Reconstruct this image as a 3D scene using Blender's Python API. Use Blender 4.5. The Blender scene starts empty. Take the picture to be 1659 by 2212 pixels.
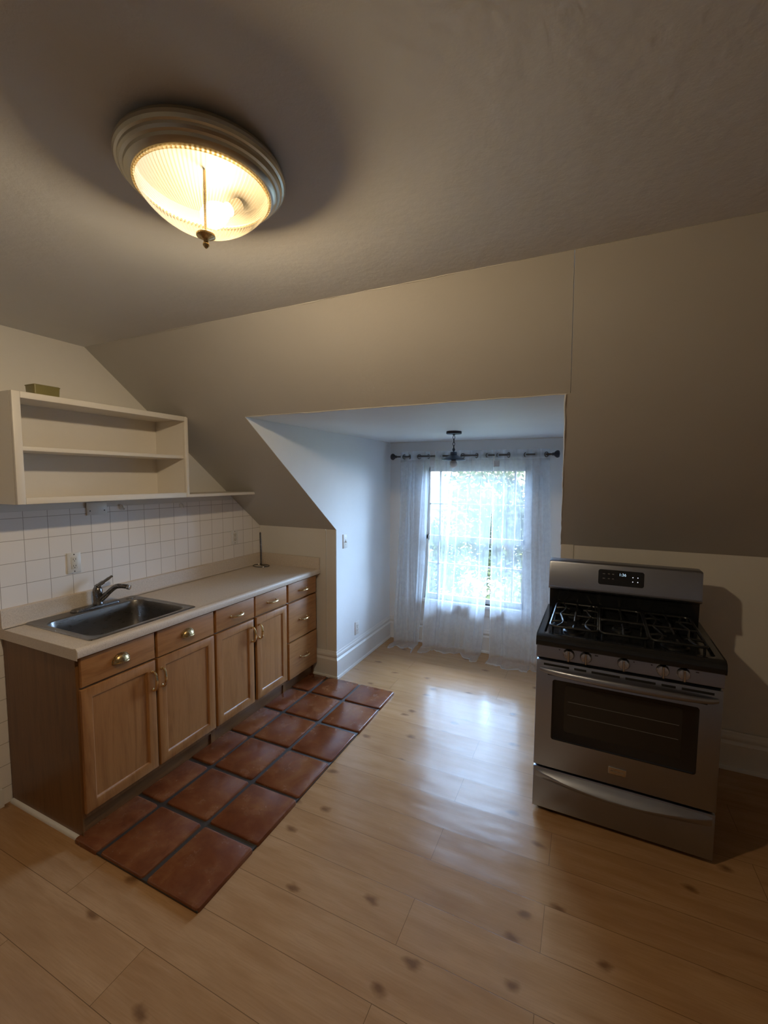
import bpy, bmesh, math, random
from math import sin, cos, pi, sqrt, radians
from mathutils import Vector, Matrix, noise
C = bpy.context.scene.collection
rnd = random.Random(7)

# ------------------------------------------------------------------ dimensions (metres)
# X right along the window side, Y towards the window, Z up; left (tiled) wall is X=0, knee wall is Y=0
L = 1.9215            # length of the cabinet run
K = 1.2505            # top of knee wall
CX = .797             # left cheek of the dormer
RX = 2.512            # right cheek of the dormer at the knee wall (it leans outwards going up)
S_ = 1.453            # run of the sloped ceiling
H = 2.4196            # flat ceiling
D = 2.0416            # dormer ceiling
WY = 1.0837           # window wall
XR, YB = 5.3, -5.2    # unseen right and rear walls
M_ = S_ / (H - K)
def sl(z): return -M_ * (z - K)      # Y of the slope at height z

# ------------------------------------------------------------------ materials
def nt(name):
    m = bpy.data.materials.new(name); m.use_nodes = True
    n = m.node_tree; n.nodes.clear()
    out = n.nodes.new('ShaderNodeOutputMaterial')
    return m, n, out
class G:
    """small node-graph helper"""
    def __init__(s, name):
        s.m, s.t, s.out = nt(name)
    def n(s, typ, **kw):
        x = s.t.nodes.new(typ)
        for k, v in kw.items():
            if k.startswith('_'): setattr(x, k[1:], v)
            else: s.set(x, k.replace('__', ' '), v)
        return x
    def set(s, x, k, v):
        inp = x.inputs[int(k[1:])] if (k[0] == 'i' and k[1:].isdigit()) else x.inputs[k]
        if isinstance(v, bpy.types.NodeSocket): s.t.links.new(v, inp)
        elif isinstance(v, bpy.types.Node): s.t.links.new(v.outputs[0], inp)
        else: inp.default_value = v
    def coord(s, scale=(1,1,1), loc=(0,0,0), rot=(0,0,0)):
        c = s.n('ShaderNodeTexCoord')
        mp = s.n('ShaderNodeMapping', Scale=scale, Location=loc, Rotation=rot)
        s.t.links.new(c.outputs['Object'], mp.inputs['Vector'])
        return mp.outputs[0]
    def noise(s, vec, scale=5, detail=3, rough=.5, dist=0):
        return s.n('ShaderNodeTexNoise', Vector=vec, Scale=scale, Detail=detail, Roughness=rough, Distortion=dist).outputs['Fac']
    def ramp(s, fac, *stops):
        r = s.n('ShaderNodeValToRGB', Fac=fac); e = r.color_ramp.elements
        while len(e) < len(stops): e.new(.5)
        for el, (p, c) in zip(e, stops):
            el.position = p; el.color = (c, c, c, 1) if isinstance(c, (int, float)) else (*c, 1)
        return r.outputs[0]
    def mix(s, fac, a, b, mode='MIX'):
        x = s.n('ShaderNodeMix', _data_type='RGBA', _blend_type=mode)
        for i, v in ((0, fac), (6, a), (7, b)):
            if isinstance(v, tuple) and len(v) == 3: v = (*v, 1)
            s.set(x, 'i%d' % i, v)
        return x.outputs[2]
    def math(s, op, a, b=0.):
        return s.n('ShaderNodeMath', _operation=op, i0=a, i1=b).outputs[0]
    def bump(s, h, strength=.2, dist=.01, normal=None):
        b = s.n('ShaderNodeBump', Height=h, Strength=strength, Distance=dist)
        if normal is not None: s.set(b, 'Normal', normal)
        return b.outputs[0]
    def bsdf(s, color, rough=.5, metal=0., normal=None, **kw):
        p = s.n('ShaderNodeBsdfPrincipled')
        if isinstance(color, tuple): color = (*color, 1)
        s.set(p, 'Base Color', color); s.set(p, 'Roughness', rough); s.set(p, 'Metallic', metal)
        if normal is not None: s.set(p, 'Normal', normal)
        for k, v in kw.items(): s.set(p, k.replace('__', ' '), v)
        s.t.links.new(p.outputs[0], s.out.inputs[0]); return p
    def surf(s, sh): s.t.links.new(sh.outputs[0] if isinstance(sh, bpy.types.Node) else sh, s.out.inputs[0])

def paint(name, col, rough=.6, b=.12, scale=60):
    g = G(name); v = g.coord()
    big = g.noise(v, 2.2, 4, .6)
    c = g.mix(g.ramp(big, (.3, 0.), (.7, 1.)), tuple(x*.95 for x in col), col)
    h = g.math('ADD', g.noise(v, scale, 4, .6), g.math('MULTIPLY', g.noise(v, 3.5, 3, .6), 3.))
    g.bsdf(c, rough, normal=g.bump(h, b, .006)); return g.m
def plain(name, col, rough=.5, metal=0., b=0., scale=200, **kw):
    g = G(name); nrm = None; v = g.coord()
    n = g.noise(v, 14, 3, .6)
    c = g.mix(n, tuple(x*.9 for x in col), tuple(min(1, x*1.08) for x in col))
    if b: nrm = g.bump(g.noise(v, scale, 2), b, .002)
    g.bsdf(c, rough, metal, nrm, **kw); return g.m

MT = {}
MT['wall'] = paint('painted_plaster', (.72, .69, .645))
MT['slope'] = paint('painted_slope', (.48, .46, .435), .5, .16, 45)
MT['ceiling'] = paint('painted_ceiling', (.66, .655, .645), .5, .2, 40)
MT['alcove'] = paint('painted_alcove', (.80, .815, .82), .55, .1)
MT['trim'] = paint('painted_woodwork', (.74, .72, .69), .35, .05, 30)
MT['shelfwhite'] = paint('painted_shelf', (.76, .71, .64), .4, .06, 40)

def floor_mat():
    g = G('pine_plank_laminate')
    PW = .193
    v = g.coord(loc=(0, 1.34, 0))
    br = g.n('ShaderNodeTexBrick', Vector=v, Scale=1., Color1=(0,0,0,1), Color2=(1,1,1,1), Mortar=(.5,.5,.5,1),
             Mortar__Size=.0011, Mortar__Smooth=.2, Bias=0., Brick__Width=1.28, Row__Height=PW)
    br.offset = .37; br.offset_frequency = 2
    # broad boards and long grain
    pid = br.outputs['Color']
    # per-board random offset shifts the grain
    off = g.n('ShaderNodeVectorMath', _operation='MULTIPLY', i0=pid, i1=(3.7, 9.1, 0))
    vg = g.n('ShaderNodeVectorMath', _operation='ADD', i0=g.coord(), i1=off.outputs[0]).outputs[0]
    mp = g.n('ShaderNodeMapping', Vector=vg, Scale=(1.3, 9, 1)).outputs[0]
    gr = g.noise(mp, 2.2, 4, .5, .35)
    mp2 = g.n('ShaderNodeMapping', Vector=vg, Scale=(3.5, 60, 1)).outputs[0]
    fine = g.noise(mp2, 3., 3, .6, .3)
    c = g.ramp(gr, (.25, (.47, .275, .135)), (.5, (.40, .222, .10)), (.75, (.31, .158, .066)))
    c = g.mix(g.ramp(fine, (.42, 0.), (.78, .5)), c, (.27, .14, .058))
    c = g.mix(.22, c, g.ramp(pid, (0., (.34, .182, .08)), (1., (.49, .295, .15))))
    # knots
    mk = g.n('ShaderNodeMapping', Vector=vg, Scale=(3.0, 5.2, 1)).outputs[0]
    dm = g.n('ShaderNodeVectorMath', _operation='ADD', i0=mk, i1=g.n('ShaderNodeVectorMath', _operation='MULTIPLY', i0=g.n('ShaderNodeTexNoise', Vector=mk, Scale=5.).outputs['Color'], i1=(.16, .16, 0)).outputs[0]).outputs[0]
    vo = g.n('ShaderNodeTexVoronoi', Vector=dm, Scale=1.0, _voronoi_dimensions='2D')
    sep = g.n('ShaderNodeSeparateColor', Color=vo.outputs['Color'])
    gate = g.math('GREATER_THAN', sep.outputs[0], .45)
    kn = g.ramp(vo.outputs['Distance'], (.03, 1.), (.07, .6), (.12, 0.))
    kn = g.math('MULTIPLY', g.math('MULTIPLY', kn, gate), .72)
    c = g.mix(kn, c, (.11, .045, .015))
    c = g.mix(g.math('MULTIPLY', br.outputs['Fac'], .75), c, (.09, .048, .02))
    h = g.math('ADD', g.math('MULTIPLY', br.outputs['Fac'], -1.), g.math('MULTIPLY', g.noise(g.coord(scale=(1.2, 4, 1)), 1.6, 2), 1.6))
    cup = g.math('FRACT', g.math('MULTIPLY', g.n('ShaderNodeSeparateXYZ', Vector=v).outputs[1], 1/PW))
    cup = g.math('POWER', g.math('SUBTRACT', cup, .5), 2.)
    h = g.math('ADD', h, g.math('MULTIPLY', cup, 1.1))
    rough = g.ramp(g.noise(v, 4, 2), (.2, .15), (.8, .24))
    g.bsdf(c, rough, normal=g.bump(h, .18, .012), IOR=1.43); return g.m
MT['floor'] = floor_mat()

def tile_mat():
    g = G('glazed_wall_tile')
    # wall plane: texture x = world Y, texture y = world Z
    c0 = g.n('ShaderNodeTexCoord')
    sx = g.n('ShaderNodeSeparateXYZ', Vector=c0.outputs['Object'])
    cv = g.n('ShaderNodeCombineXYZ', X=g.math('ADD', sx.outputs[1], 1.6925+.1137*60), Y=g.math('ADD', sx.outputs[2], -1.0035+.1145*20))
    br = g.n('ShaderNodeTexBrick', Vector=cv.outputs[0], Scale=1., Color1=(.84,.80,.765,1), Color2=(.87,.83,.795,1), Mortar=(.40,.35,.31,1),
             Mortar__Size=.0016, Mortar__Smooth=.25, Bias=0., Brick__Width=.1137, Row__Height=.1145)
    br.offset = 0.
    h = g.math('ADD', g.math('MULTIPLY', br.outputs['Fac'], -1.), g.math('MULTIPLY', g.noise(cv.outputs[0], 6, 2), .35))
    rough = g.math('ADD', g.math('MULTIPLY', br.outputs['Fac'], .5), .16)
    g.bsdf(br.outputs['Color'], rough, normal=g.bump(h, .35, .004)); return g.m
MT['tile'] = tile_mat()

def oak(name, scale, dark=1.):
    g = G(name)
    oi = g.n('ShaderNodeObjectInfo')
    off = g.n('ShaderNodeVectorMath', _operation='SCALE', i0=(7.3, 11.7, 5.1)); g.set(off, 'Scale', oi.outputs['Random'])
    c0 = g.n('ShaderNodeTexCoord')
    v = g.n('ShaderNodeVectorMath', _operation='ADD', i0=c0.outputs['Object'], i1=off.outputs[0]).outputs[0]
    mp = g.n('ShaderNodeMapping', Vector=v, Scale=scale).outputs[0]
    gr = g.noise(mp, 1.5, 5, .6, 1.4)
    mp2 = g.n('ShaderNodeMapping', Vector=v, Scale=tuple(s*5 for s in scale)).outputs[0]
    fine = g.noise(mp2, 2.4, 3, .7, .2)
    d = dark
    c = g.ramp(gr, (.3, (.25*d, .102*d, .029*d)), (.5, (.345*d, .151*d, .046*d)), (.7, (.38*d, .173*d, .057*d)))
    c = g.mix(g.ramp(fine, (.5, 0.), (.8, .4)), c, (.17*d, .07*d, .022*d))
    g.bsdf(c, .36, normal=g.bump(fine, .08, .002)); return g.m
MT['oak_v'] = oak('oak_vertical_grain', (14, 14, 1.4))
MT['oak_h'] = oak('oak_horizontal_grain', (14, 1.6, 16))
MT['oak_panel'] = oak('oak_panel_grain', (9, 9, .8), .97)
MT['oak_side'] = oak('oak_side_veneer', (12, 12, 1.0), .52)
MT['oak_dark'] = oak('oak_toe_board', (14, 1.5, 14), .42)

def laminate():
    g = G('speckled_laminate'); v = g.coord()
    a = g.noise(v, 420, 2, .7); b = g.noise(v, 160, 3, .6)
    c = g.ramp(a, (.35, (.46, .385, .31)), (.5, (.66, .565, .465)), (.68, (.76, .68, .58)))
    c = g.mix(g.math('MULTIPLY', b, .35), c, (.58, .49, .40))
    g.bsdf(c, .42, normal=g.bump(a, .05, .001)); return g.m
MT['laminate'] = laminate()

def terracotta():
    g = G('sealed_terracotta')
    v = g.coord()
    a = g.noise(v, 5.5, 5, .65, .6); b = g.noise(v, 13, 4, .6)
    # each tile fired a little differently: cell id from its place in the bed
    vo = g.n('ShaderNodeTexVoronoi', Vector=g.coord(scale=(3.25, 3.1, 0)), Scale=1., Randomness=.35)
    sep = g.n('ShaderNodeSeparateColor', Color=vo.outputs['Color'])
    c = g.ramp(a, (.3, (.098, .026, .0085)), (.5, (.158, .046, .0145)), (.7, (.22, .084, .028)))
    c = g.mix(g.math('MULTIPLY', sep.outputs[0], .55), c, (.12, .028, .010))
    c = g.mix(g.ramp(b, (.45, 0.), (.85, .3)), c, (.36, .16, .06))
    g.bsdf(c, g.ramp(b, (.3, .17), (.7, .3)), normal=g.bump(g.math('ADD', a, g.math('MULTIPLY', b, .2)), .12, .006)); return g.m
MT['terracotta'] = terracotta()
MT['grout'] = plain('dark_grout', (.040, .035, .031), .55, b=.5, scale=120)

def steel(name, col, rough, scale, strength=.04):
    g = G(name); n = g.noise(g.coord(scale=scale), 3, 3, .6)
    c = g.mix(n, tuple(x*.9 for x in col), col)
    g.bsdf(c, g.ramp(n, (.3, rough-.04), (.7, rough+.05)), 1., g.bump(n, strength, .001)); return g.m
MT['steel'] = steel('brushed_steel', (.37, .395, .47), .32, (4, 120, 160))
MT['steel_sink'] = steel('sink_steel', (.30, .285, .27), .3, (60, 6, 60), .012)
MT['chrome'] = steel('worn_chrome', (.62, .60, .58), .16, (30, 30, 30), .01)
MT['faucet'] = steel('brushed_nickel', (.22, .21, .205), .25, (40, 40, 40), .02)
MT['brass'] = steel('polished_brass', (.86, .66, .36), .17, (30, 30, 30), .02)
MT['brass_old'] = steel('aged_brass', (.55, .41, .21), .26, (30, 30, 30), .03)
MT['pan'] = plain('satin_nickel', (.56, .53, .43), .28, .9)
MT['reflector'] = plain('gilt_reflector', (.014, .0105, .005), .7)
MT['bronze'] = plain('dark_bronze', (.035, .034, .040), .45, .5)
MT['rodmetal'] = plain('pewter_rod', (.10, .095, .09), .4, .6)
MT['black'] = plain('black_enamel', (.010, .011, .013), .16)
MT['iron'] = plain('cast_iron', (.010, .011, .012), .34, b=.3, scale=150)
MT['blackglass'] = plain('black_oven_glass', (.008, .008, .009), .08)
MT['ovenview'] = plain('dark_oven_view', (.020, .018, .017), .14)
MT['gap'] = plain('dark_gap', (.006, .006, .006), .7)
MT['rangeside'] = plain('dark_range_side', (.05, .05, .052), .45)
MT['plastic'] = plain('white_plastic', (.74, .72, .68), .35)
MT['ivory'] = plain('ivory_plastic', (.66, .62, .54), .4)
MT['slot'] = plain('dark_slot', (.03, .028, .026), .6)
MT['greylabel'] = plain('grey_print', (.17, .17, .17), .5)
MT['tag'] = plain('cloth_label', (.50, .47, .46), .8)
MT['bulbwhite'] = plain('frosted_bulb', (.82, .84, .86), .35)
MT['shade'] = plain('blue_black_shade', (.035, .05, .075), .4, .3)

def emit(name, col, s):
    g = G(name); e = g.n('ShaderNodeEmission', Color=(*col, 1), Strength=s); g.surf(e); return g.m
LAMP = (1., .86, .67)
MT['bulb'] = emit('lit_bulb', LAMP, 185)
MT['digits'] = emit('clock_digits', (.55, .75, .9), .16)
MT['dots'] = emit('touch_key_marks', (.8, .85, .9), .22)

def dome_glass():
    g = G('ribbed_clear_glass')
    # the pressed ribs absorb a little more where the glass is thick
    c0 = g.n('ShaderNodeTexCoord'); sx = g.n('ShaderNodeSeparateXYZ', Vector=c0.outputs['Object'])
    ang = g.math('ARCTAN2', sx.outputs[1], sx.outputs[0])
    rib = g.math('SINE', g.math('MULTIPLY', ang, 96.))
    col = g.ramp(g.math('MULTIPLY', g.math('ADD', rib, 1.), .5), (.25, (.62, .52, .34)), (.75, (.97, .94, .86)))
    tr = g.n('ShaderNodeBsdfTransparent', Color=col)
    gl = g.n('ShaderNodeBsdfGlossy', Color=(1., .97, .9, 1), Roughness=.1)
    fr = g.n('ShaderNodeFresnel', IOR=1.25)
    m1 = g.n('ShaderNodeMixShader', i0=fr.outputs[0], i1=tr.outputs[0], i2=gl.outputs[0])
    tl = g.n('ShaderNodeBsdfTranslucent', Color=g.mix(.5, col, (1., .80, .45)))
    g.surf(g.n('ShaderNodeMixShader', i0=.004, i1=m1.outputs[0], i2=tl.outputs[0])); return g.m
MT['dome'] = dome_glass()
def pane():
    g = G('window_glass')
    tr = g.n('ShaderNodeBsdfTransparent', Color=(.93, .97, .97, 1))
    gl = g.n('ShaderNodeBsdfGlossy', Color=(1, 1, 1, 1), Roughness=.02)
    fr = g.n('ShaderNodeFresnel', IOR=1.3)
    g.surf(g.n('ShaderNodeMixShader', i0=fr.outputs[0], i1=tr.outputs[0], i2=gl.outputs[0])); return g.m
MT['pane'] = pane()
def sheer(name, open_):
    g = G(name); v = g.coord(scale=(1, 1, 1))
    n = g.noise(v, 30, 3, .6)
    tr = g.n('ShaderNodeBsdfTransparent', Color=(1, 1, 1, 1))
    df = g.n('ShaderNodeBsdfDiffuse', Color=(.90, .93, .97, 1))
    tl = g.n('ShaderNodeBsdfTranslucent', Color=(.82, .90, .98, 1))
    cl = g.n('ShaderNodeMixShader', i0=.60, i1=df.outputs[0], i2=tl.outputs[0])
    f = g.math('ADD', g.math('MULTIPLY', n, .12), 1-open_-.06)
    g.surf(g.n('ShaderNodeMixShader', i0=f, i1=tr.outputs[0], i2=cl.outputs[0])); return g.m
MT['sheer'] = sheer('sheer_voile', .64)
MT['hem'] = sheer('doubled_voile', .46)
def box_plastic():
    g = G('olive_tinted_plastic'); n = g.noise(g.coord(), 18, 3)
    c = g.mix(n, (.22, .19, .06), (.34, .29, .11))
    g.bsdf(c, .3, Transmission__Weight=.25); return g.m
MT['olive'] = box_plastic()
def foliage(name, a, b):
    g = G(name); n = g.noise(g.coord(), 2.5, 3, .6); n2 = g.noise(g.coord(), 20, 2)
    c = g.mix(g.math('MULTIPLY', g.math('ADD', n, n2), .5), a, b)
    d = g.n('ShaderNodeBsdfDiffuse', Color=c); t = g.n('ShaderNodeBsdfTranslucent', Color=c)
    g.surf(g.n('ShaderNodeMixShader', i0=.4, i1=d.outputs[0], i2=t.outputs[0])); return g.m
MT['leaf'] = foliage('leaf_green', (.03, .036, .018), (.085, .09, .045))
MT['leaf_dark'] = foliage('leaf_dark_green', (.018, .03, .015), (.07, .09, .045))
MT['leaf_light'] = foliage('leaf_yellow_green', (.055, .07, .018), (.14, .145, .045))
MT['bark'] = plain('bark', (.16, .12, .09), .85, b=.6, scale=30)
MT['lawn'] = foliage('lawn_green', (.045, .055, .022), (.085, .09, .045))
MT['siding'] = plain('pale_siding', (.20, .20, .195), .6)
MT['roof'] = plain('pinkish_shingle', (.15, .11, .095), .8, b=.4, scale=40)
MT['asphalt'] = plain('pale_asphalt', (.42, .41, .40), .85)

# ------------------------------------------------------------------ mesh building
class MB:
    def __init__(s): s.bm = bmesh.new()
    def box(s, x0, x1, y0, y1, z0, z1, bev=0., seg=2):
        vs = [s.bm.verts.new((x, y, z)) for z in (z0, z1) for y in (y0, y1) for x in (x0, x1)]
        fs = [s.bm.faces.new([vs[i] for i in f]) for f in ((0,2,3,1),(4,5,7,6),(0,1,5,4),(2,6,7,3),(0,4,6,2),(1,3,7,5))]
        if bev:
            es = list({e for f in fs for e in f.edges})
            bmesh.ops.bevel(s.bm, geom=es, offset=bev, segments=seg, profile=.5, affect='EDGES')
        return s
    def loft(s, rings, cap0=True, cap1=True, closed=True):
        R_ = [[s.bm.verts.new(p) for p in r] for r in rings]
        n = len(R_[0])
        for a, b in zip(R_, R_[1:]):
            for i in range(n if closed else n-1):
                j = (i+1) % n
                try: s.bm.faces.new((a[i], a[j], b[j], b[i]))
                except ValueError: pass
        if cap0 and closed: s.bm.faces.new(R_[0][::-1])
        if cap1 and closed: s.bm.faces.new(R_[-1])
        return R_
    def prism(s, poly, vec):
        vec = Vector(vec); s.loft([[Vector(p) for p in poly], [Vector(p)+vec for p in poly]]); return s
    def tube(s, path, r, n=10, cap=True, flat=None):
        path = [Vector(p) for p in path]; rings = []
        prev = None
        for i, p in enumerate(path):
            t = (path[min(i+1, len(path)-1)] - path[max(i-1, 0)]).normalized()
            ref = Vector((0, 0, 1)) if abs(t.z) < .9 else Vector((1, 0, 0))
            if prev is None: a = t.cross(ref).normalized()
            else: a = (prev - t*prev.dot(t)).normalized()
            prev = a; b = t.cross(a)
            rr = r[i] if isinstance(r, (list, tuple)) else r
            fx, fy = flat or (1, 1)
            rings.append([p + a*rr*fx*cos(2*pi*k/n) + b*rr*fy*sin(2*pi*k/n) for k in range(n)])
        s.loft(rings, cap, cap); return s
    def ring(s, ctr, R, r, nrm=(0,0,1), N=24, n=8, a0=0., a1=2*pi):
        nrm = Vector(nrm).normalized(); ref = Vector((0,0,1)) if abs(nrm.z) < .9 else Vector((1,0,0))
        u = nrm.cross(ref).normalized(); v = nrm.cross(u); ctr = Vector(ctr)
        full = abs(a1-a0-2*pi) < 1e-6
        rings = []
        for i in range(N + (0 if full else 1)):
            a = a0 + (a1-a0)*i/N; d = u*cos(a)+v*sin(a)
            rings.append([ctr + d*(R + r*cos(2*pi*k/n)) + nrm*r*sin(2*pi*k/n) for k in range(n)])
        if full: rings.append(rings[0])
        s.loft(rings, not full, not full)
        if full: bmesh.ops.remove_doubles(s.bm, verts=s.bm.verts[:], dist=1e-6)
        return s
    def lathe(s, prof, ctr=(0,0,0), axis=(0,0,1), N=32, cap=True):
        ax = Vector(axis).normalized(); ref = Vector((1,0,0)) if abs(ax.x) < .9 else Vector((0,1,0))
        u = ax.cross(ref).normalized(); v = ax.cross(u); ctr = Vector(ctr)
        rings = [[ctr + ax*h + (u*cos(2*pi*k/N)+v*sin(2*pi*k/N))*max(r, 1e-5) for k in range(N)] for r, h in prof]
        s.loft(rings, cap, cap); return s
    def obj(s, name, mat, parent=None, origin=(0,0,0), sharp=35):
        bm = s.bm
        bmesh.ops.recalc_face_normals(bm, faces=bm.faces[:])
        o3 = Vector(origin)
        for v in bm.verts: v.co -= o3
        lim = radians(sharp)
        for f in bm.faces: f.smooth = True
        for e in bm.edges:
            if len(e.link_faces) == 2: e.smooth = e.calc_face_angle(0) < lim
            else: e.smooth = True
        me = bpy.data.meshes.new(name); bm.to_mesh(me); bm.free()
        me.materials.append(MT[mat] if isinstance(mat, str) else mat)
        o = bpy.data.objects.new(name, me); C.objects.link(o)
        if parent is not None: o.parent = parent
        else: o.location = o3
        return o
def bx(*a, **k): return MB().box(*a, **k)
def tag(o, label, cat, group=None):
    o['label'] = label; o['category'] = cat
    if group: o['group'] = group
    return o
def thing(name, label, cat, loc=(0,0,0), group=None, rz=0.):
    o = bpy.data.objects.new(name, None); C.objects.link(o); o.empty_display_size = .1
    o.location = loc; o.rotation_euler = (0, 0, rz)
    return tag(o, label, cat, group)
def struct(o): o['kind'] = 'structure'; return o
def dup(root, loc=None, label=None):
    r = root.copy(); C.objects.link(r)
    if loc is not None: r.location = loc
    if label: r['label'] = label
    for ch in root.children:
        c = ch.copy(); C.objects.link(c); c.parent = r
        for g in ch.children:
            d = g.copy(); C.objects.link(d); d.parent = c
    return r
def bez(p, n=16):
    """Catmull-Rom through points"""
    p = [Vector(x) for x in p]; q = [p[0]*2-p[1]] + p + [p[-1]*2-p[-2]]; out = []
    for i in range(len(p)-1):
        a, b, c, d = q[i:i+4]
        for k in range(n):
            t = k/n
            out.append(.5*((2*b)+(c-a)*t+(2*a-5*b+4*c-d)*t*t+(3*b-a-3*c+d)*t**3))
    out.append(p[-1]); return out
def rrect(x0, x1, y0, y1, z, r, n=6):
    pts = []
    for cx, cy, a0 in ((x1-r, y1-r, 0), (x0+r, y1-r, pi/2), (x0+r, y0+r, pi), (x1-r, y0+r, 1.5*pi)):
        for k in range(n+1):
            a = a0 + pi/2*k/n; pts.append(Vector((cx+r*cos(a), cy+r*sin(a), z)))
    return pts

# ------------------------------------------------------------------ room shell
T = .12
struct(bx(-T, XR+T, YB-T, WY+T, -.10, 0).obj('floor', 'floor'))
struct(bx(-T, XR+T, YB-T, -S_+.0, H, H+T).obj('ceiling', 'ceiling'))
# left wall follows the slope
wl = struct(MB().prism([(0,YB,0),(0,0,0),(0,0,K),(0,-S_,H),(0,YB,H)], (-T,0,0)).obj('wall_left', 'wall'))
zt = 1.495
MB().prism([(.006,YB,.0),(.006,0,.0),(.006,0,K-.005),(.006,sl(zt)-.004,zt),(.006,YB,zt)], (-.0055,0,0)).obj('tile_cladding', 'tile', wl)
struct(bx(-T, CX-.1, 0, .06, 0, K).obj('wall_back', 'wall'))
struct(bx(.709, CX, -.004, 0, .0, K).obj('trim_1', 'wall'))
struct(bx(2.588, XR+T, .0, .1, 0, K).obj('wall_back.001', 'wall'))
struct(bx(RX, 2.588, -.006, .1, 0, K).obj('trim_2', 'wall'))
struct(bx(XR, XR+T, YB, 0, 0, H).obj('wall_right', 'wall'))
struct(bx(-T, XR+T, YB-T, YB, 0, H).obj('wall_rear', 'wall'))
# sloped ceiling in three sheets with their joints, cut round the dormer mouth
nrm = Vector((0, H-K, S_)).normalized()
def slope_piece(mb, pts, lift=0.):
    base = [Vector((x, sl(z), z)) - nrm*lift for x, z in pts]
    mb.prism(base, nrm*.09)
mb = MB()
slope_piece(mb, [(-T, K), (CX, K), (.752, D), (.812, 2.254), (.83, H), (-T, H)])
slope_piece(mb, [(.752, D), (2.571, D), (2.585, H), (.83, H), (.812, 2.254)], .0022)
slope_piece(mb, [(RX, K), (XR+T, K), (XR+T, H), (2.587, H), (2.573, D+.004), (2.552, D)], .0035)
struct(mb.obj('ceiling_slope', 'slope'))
# plaster bead lines at the joints and the mouth of the dormer
def bead(pts, r, name, mat='slope'): return struct(MB().tube(pts, r, 6).obj(name, mat))
rr = random.Random(3)
def ragged(p, q, n, j):
    p, q = Vector(p), Vector(q); out = []
    for i in range(n+1):
        out.append(p.lerp(q, i/n) + Vector((rr.uniform(-j, j), rr.uniform(-j, j), rr.uniform(-j, j))))
    return out
bead(ragged((RX-.001, -.004, K), (2.552, sl(D)-.004, D-.002), 26, .0022), .0035, 'trim_3', 'alcove')
bead(ragged((CX-.04, sl(D)-.004, D), (2.555, sl(D)-.004, D), 40, .0018), .003, 'trim_4', 'slope')
bead(ragged((.0, -S_-.001, H), (2.4, -S_-.001, H), 50, .0018), .0026, 'trim_5', 'slope')
# dormer
al = struct(MB().prism([(CX+.003,0,0),(CX+.003,WY,0),(CX+.003,WY,D),(CX+.003,0,K)], (-.1,0,0)).prism([(CX+.003,0,K),(CX+.003,WY,D),(CX-.041,sl(D)+.001,D)], (-.1,0,0)).obj('wall_alcove_left', 'alcove'))
struct(MB().prism([(RX,0.1,0),(RX+.02,WY,0),(2.552,WY,D),(2.552,sl(D)+.03,D),(RX+.005,.06,K)], (.1,0,0)).obj('wall_alcove_right', 'alcove'))
struct(bx(CX-.15, 2.66, sl(D)+.002, WY+T, D, D+.08).obj('ceiling_alcove', 'alcove'))
# window wall with its opening
WX0, WX1, WZ0, WZ1 = 1.165, 2.18, .462, 1.805
mb = MB()
mb.box(CX-.1, WX0, WY, WY+T, 0, D); mb.box(WX1, 2.66, WY, WY+T, 0, D)
mb.box(WX0, WX1, WY, WY+T, 0, WZ0); mb.box(WX0, WX1, WY, WY+T, WZ1, D)
struct(mb.obj('wall_window', 'alcove'))
struct(MB().tube([(CX, WY-.004, D-.004), (2.56, WY-.004, D-.004)], .006, 8).obj('trim_6', 'trim'))

# baseboards: one moulded profile swept along each wall
PROF = [(0,.222),(.005,.222),(.009,.214),(.010,.206),(.015,.199),(.017,.19),(.017,.182),(.012,.178),(.011,.168),(.016,.160),(.022,.152),(.022,.020),(.030,.018),(.033,.010),(.034,0),(0,0)]
def base(name, p, q, out, e0=0., e1=0.):
    """e0/e1: how far the outer profile is mitred past each end"""
    p, q, out = Vector(p), Vector(q), Vector(out); d = (q-p).normalized()
    mb = MB()
    mb.loft([[p + out*a - d*(e0*a) + Vector((0,0,z)) for a, z in PROF], [q + out*a + d*(e1*a) + Vector((0,0,z)) for a, z in PROF]])
    return struct(mb.obj(name, 'trim', sharp=25))
base('baseboard_column', (.585, -.004, 0), (CX, -.004, 0), (0,-1,0), 0, 1)
base('baseboard_alcove_left', (CX, -.004, 0), (CX, WY, 0), (1,0,0), 1, -1)
base('baseboard_window', (CX, WY, 0), (RX+.02, WY, 0), (0,-1,0), -1, -1)
base('baseboard_back', (RX, -.006, 0), (XR, -.006, 0), (0,-1,0), 0, -1)
struct(MB().prism([(0,0,0),(.0,0,.09),(.012,0,.09),(.016,0,.08),(.016,0,0)], (0,1,0)).obj('baseboard_left', 'trim')).location = (.006, -L-1.045, 0)
# quarter round at the foot of the cabinet end
mb = MB(); q = [(0,0)] + [(-.016*cos(a)*1.0, .016*sin(a)) for a in [pi/2*k/6 for k in range(7)]][0:7]
mb.loft([[Vector((x, -L-.003+a, b)) for a, b in [(0,0),(-.017,0),(-.0165,.006),(-.013,.012),(-.007,.016),(0,.017)]] for x in (.018, .605)])
struct(mb.obj('trim_7', 'trim'))

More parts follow.
